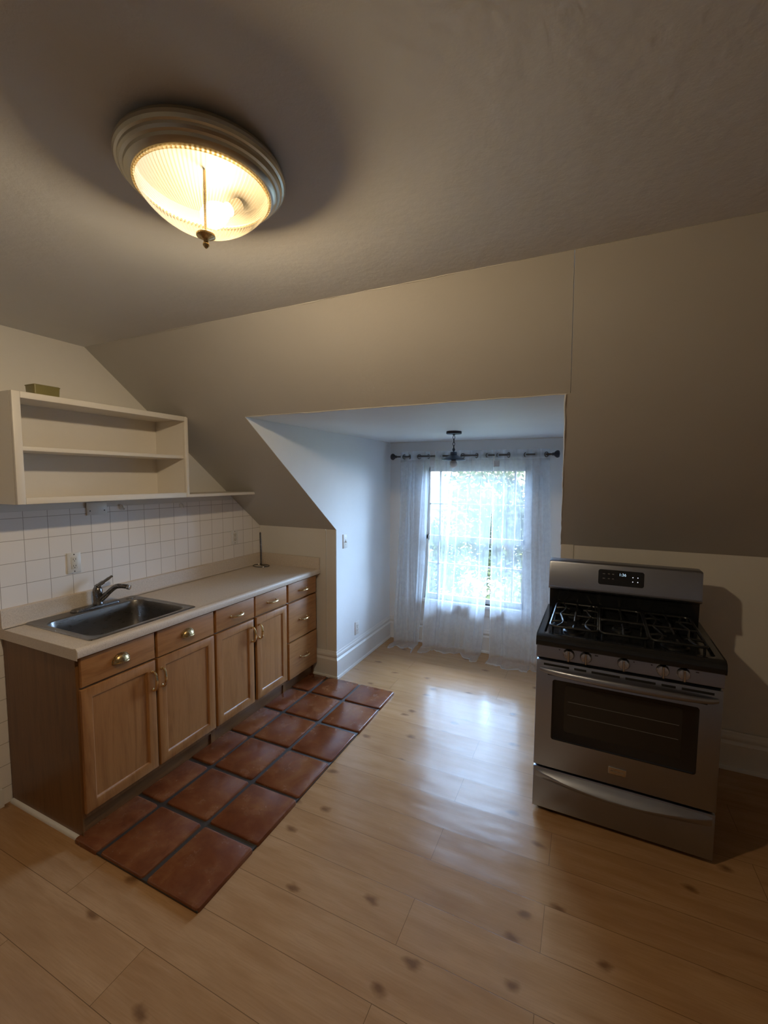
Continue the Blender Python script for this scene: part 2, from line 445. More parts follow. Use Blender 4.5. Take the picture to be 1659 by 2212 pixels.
# ------------------------------------------------------------------ window
win = bpy.data.objects.new('window_1', None); C.objects.link(win); win.location = (0, WY, 0); struct(win)
O = (0, WY, 0)
mb = MB()
cw = .085
mb.box(WX0-cw, WX0, WY-.022, WY, WZ0-.0, WZ1+.0, .003); mb.box(WX1, WX1+cw, WY-.022, WY, WZ0, WZ1, .003)
mb.box(WX0-cw-.01, WX1+cw+.01, WY-.026, WY, WZ1, WZ1+.085, .003)
mb.box(WX0, WX0+.022, WY, WY+T, WZ0, WZ1); mb.box(WX1-.022, WX1, WY, WY+T, WZ0, WZ1); mb.box(WX0, WX1, WY, WY+T, WZ1-.02, WZ1)
mb.obj('window_casing', 'trim', win, O)
mb = MB(); mb.box(WX0-cw-.02, WX1+cw+.02, WY-.05, WY+.06, WZ0-.028, WZ0, .006)
mb.box(WX0-cw, WX1+cw, WY-.02, WY, WZ0-.105, WZ0-.028, .004); mb.obj('window_sill', 'trim', win, O)
def sash(y, z0, z1, bot, top):
    x0, x1 = WX0+.022, WX1-.022; st = .026
    mb = MB(); d = .034
    mb.box(x0, x0+st, y, y+d, z0, z1, .003); mb.box(x1-st, x1, y, y+d, z0, z1, .003)
    mb.box(x0, x1, y, y+d, z0, z0+bot, .003); mb.box(x0, x1, y, y+d, z1-top, z1, .003)
    return mb
zm = 1.085
lo = sash(WY+.03, WZ0, zm+.02, .045, .042)
for x in (1.318, 2.045): lo.box(x-.008, x+.008, WY+.035, WY+.06, WZ0+.04, zm)
lo.box(WX0+.03, WX1-.03, WY+.035, WY+.06, .812, .828)
lo = lo.obj('lower_sash', 'trim', win, O)
bx(WX0+.03, WX1-.03, WY+.046, WY+.05, WZ0+.02, zm).obj('glass_pane', 'pane', lo, O)
up = sash(WY+.068, zm-.035, WZ1-.02, .045, .04)
for x in (1.318, 2.045): up.box(x-.008, x+.008, WY+.073, WY+.097, zm, WZ1-.03)
up.box(WX0+.03, WX1-.03, WY+.073, WY+.097, 1.412, 1.428)
up = up.obj('upper_sash', 'trim', win, O)
bx(WX0+.03, WX1-.03, WY+.083, WY+.087, zm-.02, WZ1-.03).obj('glass_pane', 'pane', up, O)
bx(1.64, 1.70, WY+.012, WY+.03, zm+.0, zm+.016, .003).obj('sash_lock', 'bronze', lo, O)

# ------------------------------------------------------------------ terracotta tile mat
mat = thing('terracotta_tile_mat', 'raised strip of glossy terracotta floor tiles with dark grout in front of the oak cabinets', 'floor tiles', (.95, -1.0, 0))
mo = mat.location[:]
ys = [-1.95, -1.628, -1.308, -.985, -.660, -.338, -.047]; xs = [.578, .752, 1.052, 1.358]
gg = .011
tmb = MB()
for i in range(6):
    for j in range(3):
        j1 = rnd.uniform(-.003, .003); j2 = rnd.uniform(-.004, .004)
        x0, x1 = xs[j]+gg+j1, xs[j+1]-gg+(j1 if j < 2 else .008+j2)
        if j == 0: x0 = .578
        y0, y1 = ys[i]+gg*(1 if i else .1)+j2, ys[i+1]-gg+j2
        if i == 5 and j < 2: y1 = ys[i+1]-gg-.002
        zt_ = .021 + rnd.uniform(-.001, .0015)
        rings = [rrect(x0, x1, y0, y1, .001, .012, 3), rrect(x0, x1, y0, y1, zt_-.007, .012, 3), rrect(x0+.0025, x1-.0025, y0+.0025, y1-.0025, zt_-.002, .011, 3), rrect(x0+.007, x1-.007, y0+.007, y1-.007, zt_, .009, 3)]
        tmb.loft(rings)
tmb.obj('clay_tiles', 'terracotta', mat, mo)
gmb = MB(); gmb.box(.578, 1.352, -1.949, -.054, 0.0005, .0125, .003); gmb.obj('grout_bed', 'grout', mat, mo)

# ------------------------------------------------------------------ base cabinets
FX = .606; DX = .626   # face frame, door fronts
def door_mesh(y0, y1, z0, z1, fr=.056):
    mb = MB()
    def R(i, x): return [Vector((x, a, b)) for a, b in ((y0+i, z0+i), (y1-i, z0+i), (y1-i, z1-i), (y0+i, z1-i))]
    mb.loft([R(0, FX+.001), R(0, DX-.005), R(.002, DX-.0015), R(.006, DX), R(fr-.012, DX), R(fr-.008, DX-.0015), R(fr-.001, DX-.010), R(fr, DX-.0105)], True, False)
    return mb
def panel_mesh(y0, y1, z0, z1, fr=.056):
    return bx(FX+.002, DX-.0095, y0+fr-.002, y1-fr+.002, z0+fr-.002, z1-fr+.002)
def drawer_mesh(y0, y1, z0, z1):
    mb = MB()
    def R(i, x): return [Vector((x, a, b)) for a, b in ((y0+i, z0+i), (y1-i, z0+i), (y1-i, z1-i), (y0+i, z1-i))]
    mb.loft([R(0, FX+.001), R(0, DX-.006), R(.003, DX-.001), R(.007, DX)]); return mb
def wire_pull(p, q, out=.030, r=.0062):
    """bow pull between two posts on the door front"""
    p, q = Vector(p), Vector(q); e = Vector((1,0,0)); d = q-p
    mb = MB()
    for c in (p, q): mb.lathe([(.0085, 0), (.0085, .0015), (.006, .004), (.0045, .005)], c, (1,0,0), 14)
    pts = bez([p, p+e*out*.45-d*.03, p+e*out*.9+d*.12, p+e*out*1.05+d*.35, p+e*out*1.08+d*.5, p+e*out*1.05+d*.65, p+e*out*.9+d*.88, q+e*out*.45+d*.03, q], 5)
    n = len(pts); rs = [r*(.85+.45*sin(pi*i/(n-1))**2) for i in range(n)]
    mb.tube(pts, rs, 10); return mb
def cup_pull(c, a=.043, b=.038, dep=.026):
    c = Vector(c); mb = MB(); nu, nr = 20, 8
    rings = []
    for k in range(nr+1):
        rad = sin(pi/2*(k+.001)/nr) if k < nr else 1.
        xx = dep*sqrt(max(0, 1-rad*rad))
        rings.append([c + Vector((xx + .001, a*rad*cos(pi*u/nu), b*rad*sin(pi*u/nu))) for u in range(nu+1)])
    inner = [[p*1 - Vector((.0025 if p.x - c.x > .003 else 0, 0, 0)) for p in r] for r in rings]
    mb.loft(rings, closed=False)
    lip = [c + Vector((dep*sqrt(max(0, 1-(t*t)))+.001, a*t, -.0005)) for t in [-1+2*k/24 for k in range(25)]]
    mb.tube(lip, .0022, 8)
    fl = [c + Vector((.001, (a+.002)*cos(pi*u/24), (b+.002)*sin(pi*u/24))) for u in range(25)]
    mb.tube(fl, .002, 6); return mb

def cabinet(name, label, y0, y1, fronts):
    t = thing(name, label, 'cabinet', (.3, (y0+y1)/2, 0), 'oak base cabinets under the countertop'); o = t.location[:]
    mb = MB()
    mb.box(.012, FX-.02, y0, y0+.016, .0, .872); mb.box(.012, FX-.02, y1-.016, y1, .0, .872)
    mb.box(.012, FX-.02, y0+.016, y1-.016, .10, .116); mb.box(.012, .02, y0+.016, y1-.016, .116, .872)
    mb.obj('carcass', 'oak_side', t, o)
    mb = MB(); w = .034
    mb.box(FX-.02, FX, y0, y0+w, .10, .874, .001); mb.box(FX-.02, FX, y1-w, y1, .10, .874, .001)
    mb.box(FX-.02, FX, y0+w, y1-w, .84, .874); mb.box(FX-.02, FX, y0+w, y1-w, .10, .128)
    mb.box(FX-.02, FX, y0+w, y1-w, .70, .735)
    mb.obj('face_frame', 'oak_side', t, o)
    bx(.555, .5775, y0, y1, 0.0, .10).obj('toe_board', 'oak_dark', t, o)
    for kind, a, b, z0, z1, hd in fronts:
        if kind == 'door':
            d = door_mesh(a, b, z0, z1).obj('door', 'oak_v', t, o)
            panel_mesh(a, b, z0, z1).obj('door_panel', 'oak_panel', d, o)
            hy = b-.021 if hd == 'r' else a+.021
            zc = z1-.105 if y0 < -1.2 else z1-.1
            wire_pull((DX, hy, zc-.047), (DX, hy, zc+.047)).obj('bow_handle', 'brass', d, o)['label'] = 'brass bow handle'
        else:
            d = drawer_mesh(a, b, z0, z1).obj('drawer_front', 'oak_h', t, o)
            ym, zz = (a+b)/2, (z0+z1)/2
            if hd == 'cup': cup_pull((DX, ym, zz-.012)).obj('cup_pull', 'brass_old', d, o)['label'] = 'aged brass cup pull'
            else: wire_pull((DX, ym-.047, zz-.004), (DX, ym+.047, zz-.004)).obj('bow_handle', 'brass', d, o)['label'] = 'brass bow handle'
    return t
c1 = cabinet('base_cabinet', 'oak sink cabinet with two doors and two brass cup pulls', -L, -1.137,
    [('drawer', -1.913, -1.543, .726, .866, 'cup'), ('drawer', -1.530, -1.145, .722, .866, 'cup'),
     ('door', -1.917, -1.543, .128, .716, 'r'), ('door', -1.530, -1.145, .128, .716, 'l')])
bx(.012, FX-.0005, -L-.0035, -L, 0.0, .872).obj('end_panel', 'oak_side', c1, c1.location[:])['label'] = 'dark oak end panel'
cabinet('base_cabinet', 'middle oak cabinet with paired doors below two bow-handled drawers', -1.137, -.427,
    [('drawer', -1.128, -.789, .724, .866, 'bow'), ('drawer', -.779, -.435, .724, .866, 'bow'),
     ('door', -1.128, -.796, .128, .714, 'r'), ('door', -.768, -.436, .128, .714, 'l')])
cabinet('base_cabinet', 'narrow oak cabinet with three stacked drawers beside the knee wall', -.427, -.027,
    [('drawer', -.415, -.040, .724, .866, 'bow'), ('drawer', -.415, -.040, .410, .714, 'bow'), ('drawer', -.412, -.036, .112, .400, 'bow')])

# ------------------------------------------------------------------ countertop
ct = thing('countertop', 'long beige speckled laminate countertop with raised backsplash over the oak cabinets', 'countertop', (.32, -L/2, .875)); o = ct.location[:]
CT, Z0, Z1 = .645, .875, .914
SX0, SX1, SY0, SY1 = .055, .575, -1.825, -1.255     # sink cut-out
Y0, Y1 = -L-.012, -.0045
mb = MB()
mb.box(.03, SX0, Y0, Y1, Z0+.008, Z1); mb.box(SX1, CT-.04, Y0, Y1, Z0+.008, Z1)
mb.box(SX0, SX1, Y0, SY0, Z0+.008, Z1); mb.box(SX0, SX1, SY1, Y1, Z0+.008, Z1)
nose = [(CT-.04, Z1), (CT-.03, Z1+.001), (CT-.02, Z1+.0025), (CT-.012, Z1+.002), (CT-.005, Z1-.002), (CT-.001, Z1-.008), (CT, Z1-.015), (CT, Z0+.002), (CT-.002, Z0-.001), (CT-.018, Z0-.001), (CT-.02, Z0+.008), (CT-.04, Z0+.008)]
mb.loft([[Vector((a, y, b)) for a, b in nose] for y in (Y0, Y1)])
mb.obj('worktop', 'laminate', ct, o)
mb = MB()
bs = [(.0065, Z0+.008), (.05, Z0+.008), (.05, Z1), (.04, Z1), (.033, Z1+.004), (.029, Z1+.012), (.0285, 1.000), (.0265, 1.006), (.022, 1.009), (.0065, 1.009)]
mb.loft([[Vector((a, y, b)) for a, b in bs] for y in (Y0, Y1)])
mb.obj('backsplash', 'laminate', ct, o)
bx(.03, CT-.003, Y1-.019, Y1, Z0, 1.009, .002).obj('side_splash', 'laminate', ct, o)
bx(.008, CT-.004, Y0-.0015, Y0, Z0-.012, Z1-.001).obj('end_cap', 'laminate', ct, o)

# ------------------------------------------------------------------ sink
sk = thing('kitchen_sink', 'stainless steel drop-in kitchen sink set into the beige countertop', 'sink', (.31, -1.54, .914)); o = sk.location[:]
mb = MB()
ox0, ox1, oy0, oy1 = .034, .594, -1.845, -1.238
bx0, bx1, by0, by1 = .128, .556, -1.806, -1.272
def RR(i, z, r): return rrect(bx0+i, bx1-i, by0+i, by1-i, z, r, 8)
def OR(i, z, r): return rrect(ox0+i, ox1-i, oy0+i, oy1-i, z, r, 8)
mb.loft([OR(0, .9145, .022), OR(.002, .9175, .022), OR(.006, .9195, .020), OR(.014, .9185, .018), RR(-.008, .9185, .07), RR(-.003, .9165, .068), RR(0, .911, .066), RR(.004, .86, .066), RR(.010, .765, .06), RR(.02, .748, .055), RR(.045, .741, .05), RR(.18, .737, .02)], False, True)
mb.obj('sink_basin', 'steel_sink', sk, o, 50)
MB().lathe([(.044, .0), (.044, .003), (.036, .0035), (.03, -.001), (.0, -.0015)], (.335, -1.54, .7385)).obj('drain', 'chrome', sk, o)
MB().lathe([(.021, 0), (.021, .003), (.017, .005), (0, .0055)], (.082, -1.30, .9185)).obj('hole_cover', 'steel_sink', sk, o)

fa = thing('kitchen_faucet', 'single-lever brushed metal faucet on the back ledge of the sink', 'faucet', (.078, -1.49, .9187)); o = fa.location[:]
mb = MB(); bpn = []
mb.loft([rrect(.048, .108, -1.64, -1.365, .9188, .028, 8), rrect(.048, .108, -1.64, -1.365, .924, .028, 8), rrect(.053, .103, -1.633, -1.372, .932, .024, 8), rrect(.062, .094, -1.62, -1.385, .935, .015, 8)])
mb.obj('base_plate', 'faucet', fa, o)
MB().lathe([(.027, .0), (.027, .006), (.024, .012), (.024, .05), (.0255, .052), (.0255, .078), (.024, .088), (.019, .1), (.01, .108), (0, .11)], (.078, -1.49, .933), N=28).obj('faucet_body', 'faucet', fa, o)
MB().tube(bez([(.088, -1.484, .955), (.12, -1.470, .986), (.152, -1.456, 1.017), (.178, -1.444, 1.037), (.208, -1.431, 1.040), (.240, -1.417, 1.037)], 6), [.0165]*8+[.0145]*14+[.0135]*9, 14).obj('spout', 'faucet', fa, o)
MB().lathe([(.0138, 0), (.0138, .016), (.011, .017), (0, .0165)], (.238, -1.4175, 1.0345), (.9, .4, -.15), 18).obj('aerator', 'chrome', fa, o)
MB().tube(bez([(.078, -1.496, 1.034), (.079, -1.472, 1.048), (.081, -1.442, 1.063), (.083, -1.405, 1.082)], 6), [.019]*4+[.015]*6+[.0115]*6+[.0095]*3, 12, flat=(1.1, .65)).obj('lever', 'faucet', fa, o)

# ------------------------------------------------------------------ paper towel holder
ph = thing('paper_towel_holder', 'bare metal wire paper towel stand at the far corner of the counter', 'paper towel holder', (.125, -.135, .9145)); o = ph.location[:]
zc = .9185
MB().tube([(.125+.075*cos(a)+.004, -.138+.055*sin(a), zc) for a in [2*pi*k/36 for k in range(37)]] + [(.165, -.136, zc+.001), (.125, -.135, zc+.002)], .0042, 8).obj('wire_base', 'faucet', ph, o)
mb = MB()
for s in (-1, 1):
    mb.tube(bez([(.125+s*.004, -.135, zc), (.125+s*.0045, -.135, 1.05), (.122+s*.005, -.135, 1.2)], 4), .0036, 8)
mb.tube([(.122+.005*cos(a), -.135, 1.2+.006*sin(a)) for a in [pi*k/10 for k in range(11)]], .0036, 8)
mb.obj('post', 'faucet', ph, o)

# ------------------------------------------------------------------ wall shelf
sh = thing('wall_shelf', 'white open two-level wall shelf above the tiled sink wall', 'shelf', (.0, -1.47, 1.545)); o = sh.location[:]
SXF = .29; A, B = -1.956, -1.0; ZB, ZT = 1.545, 2.064
mb = MB(); fw, ft = .034, .02
mb.box(SXF-ft, SXF, A, A+fw, ZB, ZT, .003); mb.box(SXF-ft, SXF, B-.024, B, ZB, ZT, .003)
mb.box(SXF-ft, SXF, A+fw, B-.024, ZT-.03, ZT, .003); mb.box(SXF-ft, SXF, A+fw, B-.024, ZB, ZB+.032, .003)
mb.obj('face_frame', 'shelfwhite', sh, o)
bx(.0, SXF-ft, A, A+.018, ZB, ZT).obj('side_panel', 'shelfwhite', sh, o)
bx(.0, SXF-ft, B-.018, B, ZB, ZT-.012).obj('side_panel', 'shelfwhite', sh, o)
bx(.0, SXF-ft, A+.018, B-.018, ZT-.02, ZT-.002).obj('top_board', 'shelfwhite', sh, o)
bx(.0, SXF-ft, A+.018, B-.018, ZB+.002, ZB+.02).obj('bottom_board', 'shelfwhite', sh, o)
bx(.0, SXF-.024, A+.018, B-.018, 1.795, 1.816, .003).obj('middle_shelf', 'shelfwhite', sh, o)
bx(.0005, .006, A+.018, B-.018, ZB+.02, ZT-.02).obj('back_board', 'shelfwhite', sh, o)
yS = sl(1.566)
MB().prism([(.0005, B+.001, ZB), (SXF-.003, B+.001, ZB), (SXF-.003, yS+.012, ZB), (.0005, yS+.012, ZB)], (0, 0, .019)).obj('extension_shelf', 'shelfwhite', sh, o)['label'] = 'thin shelf board running on to the slope'

ob = thing('storage_box', 'small olive translucent plastic box lying on top of the white wall shelf', 'box', (.2, -1.785, ZT-.002)); o = ob.location[:]
mb = MB()
zb = ZT-.0015
mb.loft([rrect(.165, .24, -1.838, -1.728, zb, .006, 3), rrect(.163, .243, -1.84, -1.726, zb+.05, .006, 3), rrect(.166, .240, -1.837, -1.729, zb+.05, .005, 3), rrect(.169, .237, -1.834, -1.732, zb+.006, .005, 3)])
mb.obj('box_tray', 'olive', ob, o)
mb = MB(); mb.loft([rrect(.161, .245, -1.842, -1.724, zb+.0502, .006, 3), rrect(.161, .245, -1.842, -1.724, zb+.054, .006, 3), rrect(.165, .241, -1.838, -1.728, zb+.056, .005, 3)])
mb.obj('box_lid', 'olive', ob, o)

# ------------------------------------------------------------------ outlets, switch, hooks (built facing +X)
def plate(t, o, x, y, z, w=.074, h=.118, mat='plastic'):
    return MB().loft([[Vector((x+a, y+sy*(w/2-i), z+sz*(h/2-i))) for sy, sz in ((-1,-1),(1,-1),(1,1),(-1,1))] for a, i in ((0,0),(.004,0),(.0065,.004))]) 
def duplex(name, label, x, y, z, rect=False):
    t = thing(name, label, 'outlet', (x, y, z), 'white duplex outlets'); o = t.location[:]
    mb = MB(); mb.loft([[Vector((x+a, y+sy*(.037-i), z+sz*(.059-i))) for sy, sz in ((-1,-1),(1,-1),(1,1),(-1,1))] for a, i in ((.0002,0),(.004,0),(.0065,.004))])
    mb.obj('cover_plate', 'plastic', t, o)
    if rect: bx(x+.0062, x+.0085, y-.0165, y+.0165, z-.034, z+.034, .001).obj('receptacle', 'ivory', t, o)
    else:
        for dz in (-.02, .02):
            mb = MB(); mb.loft([[Vector((x+a, y+b, c)) for b, c in [(.0165*cos(k*pi/12)*1., z+dz+max(-.0125, min(.0125, .0165*sin(k*pi/12)))) for k in range(24)]] for a in (.006, .0085)]); mb.obj('receptacle', 'plastic', t, o)
    for dz in (-.019, .019):
        for dy in (-.0065, .0065): bx(x+.0083, x+.0088, y+dy-.0012, y+dy+.0012, z+dz-.002, z+dz+.007).obj('socket_slot', 'slot', t, o)
        MB().lathe([(.0026, 0), (.0026, .0005)], (x+.0083, y, z+dz-.008), (1,0,0), 10).obj('earth_hole', 'slot', t, o)
    for dz in ((-.048, .048) if rect else (0,)): MB().lathe([(.0035, 0), (.003, .0012), (0, .0014)], (x+.0064, y, z+dz), (1,0,0), 10).obj('screw', 'slot' if rect else 'chrome', t, o)
    return t
duplex('wall_outlet', 'white outlet with test buttons on the tiles behind the faucet', .0065, -1.572, 1.185, True)
duplex('wall_outlet', 'white outlet on the tiles near the paper towel stand', .0065, -.319, 1.181, True)
duplex('wall_outlet', 'white outlet low on the alcove wall just above the baseboard', CX+.003, .35, .318)
sw = thing('light_switch', 'white toggle light switch on the left wall of the window alcove', 'light switch', (CX+.003, .14, 1.14)); o = sw.location[:]
mb = MB(); x, y, z = o
mb.loft([[Vector((x+a, y+sy*(.036-i), z+sz*(.06-i))) for sy, sz in ((-1,-1),(1,-1),(1,1),(-1,1))] for a, i in ((.0002,0),(.004,0),(.0065,.004))]); mb.obj('cover_plate', 'plastic', sw, o)
mb = MB(); mb.box(x+.006, x+.0072, y-.006, y+.006, z-.013, z+.013); mb.obj('toggle_slot', 'greylabel', sw, o)
MB().prism([(x+.006, y-.0045, z-.004), (x+.006, y-.0045, z+.006), (x+.019, y-.0035, z-.008), (x+.017, y-.0035, z-.013)], (0, .008, 0)).obj('toggle', 'plastic', sw, o)
for dz in (-.03, .03): MB().lathe([(.0033, 0), (.003, .0012), (0, .0014)], (x+.0064, y, z+dz), (1,0,0), 10).obj('screw', 'chrome', sw, o)
bp = thing('blank_plate', 'white blank cover plate with two screws tucked under the wall shelf', 'cover plate', (.0065, -1.43, 1.487)); o = bp.location[:]
x, y, z = o
mb = MB(); mb.loft([[Vector((x+a, y+sy*(.06-i), z+sz*(.037-i))) for sy, sz in ((-1,-1),(1,-1),(1,1),(-1,1))] for a, i in ((.0002,0),(.004,0),(.0065,.004))]); mb.obj('cover_plate', 'plastic', bp, o)
for dy in (-.042, .042): MB().lathe([(.0038, 0), (.0034, .0012), (0, .0014)], (x+.0064, y+dy, z-.012), (1,0,0), 10).obj('screw', 'slot', bp, o)
def hook(label, y, z):
    t = thing('wall_hook', label, 'hook', (.0065, y, z), 'hooks under the wall shelf'); o = t.location[:]
    MB().lathe([(.019, .0002), (.019, .003), (.015, .005), (0, .006)], (.0065, y, z), (1,0,0), 20).obj('hook_disc', 'plastic', t, o)
    MB().tube(bez([(.011, y, z+.012), (.02, y, z+.002), (.026, y, z-.012), (.032, y, z-.014), (.034, y, z-.004)], 5), .0032, 8).obj('hook_arm', 'plastic', t, o)
hook('white round hook on the tiles beside the blank cover plate', -1.275, 1.487)
hook('small white hook on the tiles below the thin shelf extension', -.83, 1.475)

# ------------------------------------------------------------------ flush ceiling light
LX, LY = 1.7907, -2.2363
cl = thing('ceiling_light', 'lit flush ceiling light with ribbed glass bowl and wide metal rim', 'ceiling light', (LX, LY, H)); o = cl.location[:]
MB().lathe([(.150, -.0005), (.168, -.004), (.184, -.012), (.1895, -.022), (.1895, -.030), (.186, -.036), (.181, -.038), (.180, -.043), (.176, -.048), (.170, -.050), (.168, -.056), (.162, -.061), (.157, -.063), (.150, -.064), (.148, -.058)], o, (0,0,1), 144, cap=False).obj('metal_pan', 'pan', cl, o, 25)
MB().lathe([(.148, -.058), (.146, -.03), (.10, -.012), (.0, -.010)], o, (0,0,1), 72, cap=False).obj('reflector', 'reflector', cl, o, 25)
NR = 96
def ribbed(sgn, off):
    rings = []
    for k in range(19):
        t = k/18
        r = .150*cos(t*pi/2*.985)**.62; h = -.058 - .098*t**1.0*sin(min(1, t)*pi/2)**.35
        if k == 0: r = .150
        rib = .0022*min(1, t*7+.0)*(r/.15)
        rings.append([Vector((LX + (r-off+rib*cos(NR*a))*cos(a), LY + (r-off+rib*cos(NR*a))*sin(a), H+h+off*.7)) for a in [2*pi*i/(NR*6) for i in range(NR*6)]])
    return rings
mb = MB(); mb.loft(ribbed(1, 0), False, True); mb.obj('glass_bowl', 'dome', cl, o, 180)
MB().ring((LX, LY, H-.0655), .1505, .0042, (0,0,1), 72, 8).obj('glass_rim', 'dome', cl, o)
MB().lathe([(.0, -.156), (.016, -.156), (.022, -.160), (.022, -.164), (.012, -.169), (.006, -.173), (.005, -.177), (.0075, -.181), (.0075, -.185), (.004, -.190), (.0, -.193)], o, (0,0,1), 24).obj('finial', 'brass_old', cl, o)
MB().tube([(LX, LY, H-.012), (LX, LY, H-.157)], .0035, 8).obj('threaded_stem', 'brass_old', cl, o)
bd = Vector((-.2, -.75, -.62)).normalized()
for nm, s_, mt in (('light_bulb', 1, 'bulb'),):
    b0 = Vector((LX, LY, H-.052)) + Vector((-.008, .088, 0))
    MB().lathe([(.013, 0), (.014, .01), (.024, .03), (.0295, .05), (.029, .065), (.022, .08), (.0, .089)], b0, bd, 24).obj('light_bulb', mt, cl, o)
    MB().lathe([(.017, -.035), (.017, .002), (.012, .003)], b0, bd, 20).obj('bulb_socket', 'ivory', cl, o)

# ------------------------------------------------------------------ pendant in the dormer
PX, PY = 1.697, .287
pe = thing('pendant_light', 'small dark metal pendant lamp hanging on a chain in the window alcove', 'pendant light', (PX, PY, D)); o = pe.location[:]
MB().lathe([(.0, -.0005), (.058, -.0005), (.060, -.003), (.060, -.017), (.056, -.021), (.012, -.022), (.010, -.028), (0, -.03)], o, (0,0,1), 36).obj('canopy', 'bronze', pe, o)
mb = MB(); zc = D-.034
for k in range(4):
    n = (1, 0, 0) if k % 2 else (0, 1, 0)
    c = (PX, PY, zc); pts = []
    for i in range(21):
        a = 2*pi*i/20; u, v = .0075*cos(a), .0155*sin(a)
        pts.append((PX + (u if not k % 2 else 0), PY + (u if k % 2 else 0), zc-.012+v))
    mb.tube(pts, .0022, 6); zc -= .0255
mb.obj('chain', 'bronze', pe, o)
zs = zc-.005
MB().lathe([(0, .014), (.006, .013), (.010, .004), (.012, -.004), (.006, -.012), (.008, -.016), (.024, -.018), (.026, -.022), (.026, -.042), (.033, -.046), (.060, -.058), (.090, -.076), (.094, -.080), (.092, -.082), (.058, -.063), (.030, -.050), (.0, -.046)], (PX, PY, zs), (0,0,1), 40).obj('lamp_shade', 'shade', pe, o)
MB().lathe([(0, -.050), (.018, -.050), (.020, -.060), (.019, -.086), (0, -.088)], (PX, PY, zs), (0,0,1), 24).obj('lamp_holder', 'shade', pe, o)
MB().lathe([(.014, -.080), (.016, -.088), (.026, -.098), (.0305, -.112), (.0295, -.124), (.022, -.136), (.010, -.1425), (0, -.1435)], (PX, PY, zs), (0,0,1), 28).obj('light_bulb', 'bulbwhite', pe, o)

# ------------------------------------------------------------------ curtain rod and sheers
RY, RZ = WY-.09, 1.891
cr = thing('curtain_rod', 'thin dark curtain rod with faceted knob ends across the window wall', 'curtain rod', ((.9+2.4)/2, RY, RZ)); o = cr.location[:]
MB().tube([(.905, RY, RZ), (2.375, RY, RZ)], .0085, 12).obj('rod', 'rodmetal', cr, o)
for s_, x0 in ((-1, .908), (1, 2.372)):
    MB().lathe([(.009, 0), (.014, .003), (.014, .008), (.010, .012), (.020, .02), (.031, .034), (.033, .046), (.026, .058), (0, .063)], (x0, RY, RZ), (s_, 0, 0), 10).obj('finial', 'bronze', cr, o, 15)
for x0 in (.955, 2.335):
    mb = MB(); mb.tube([(x0, RY, RZ-.011), (x0, WY-.004, RZ-.011)], .005, 8); mb.box(x0-.012, x0+.012, WY-.004, WY-.0002, RZ-.045, RZ+.02); mb.ring((x0, RY, RZ), .0115, .0035, (1,0,0), 18, 6)
    mb.obj('bracket', 'rodmetal', cr, o)

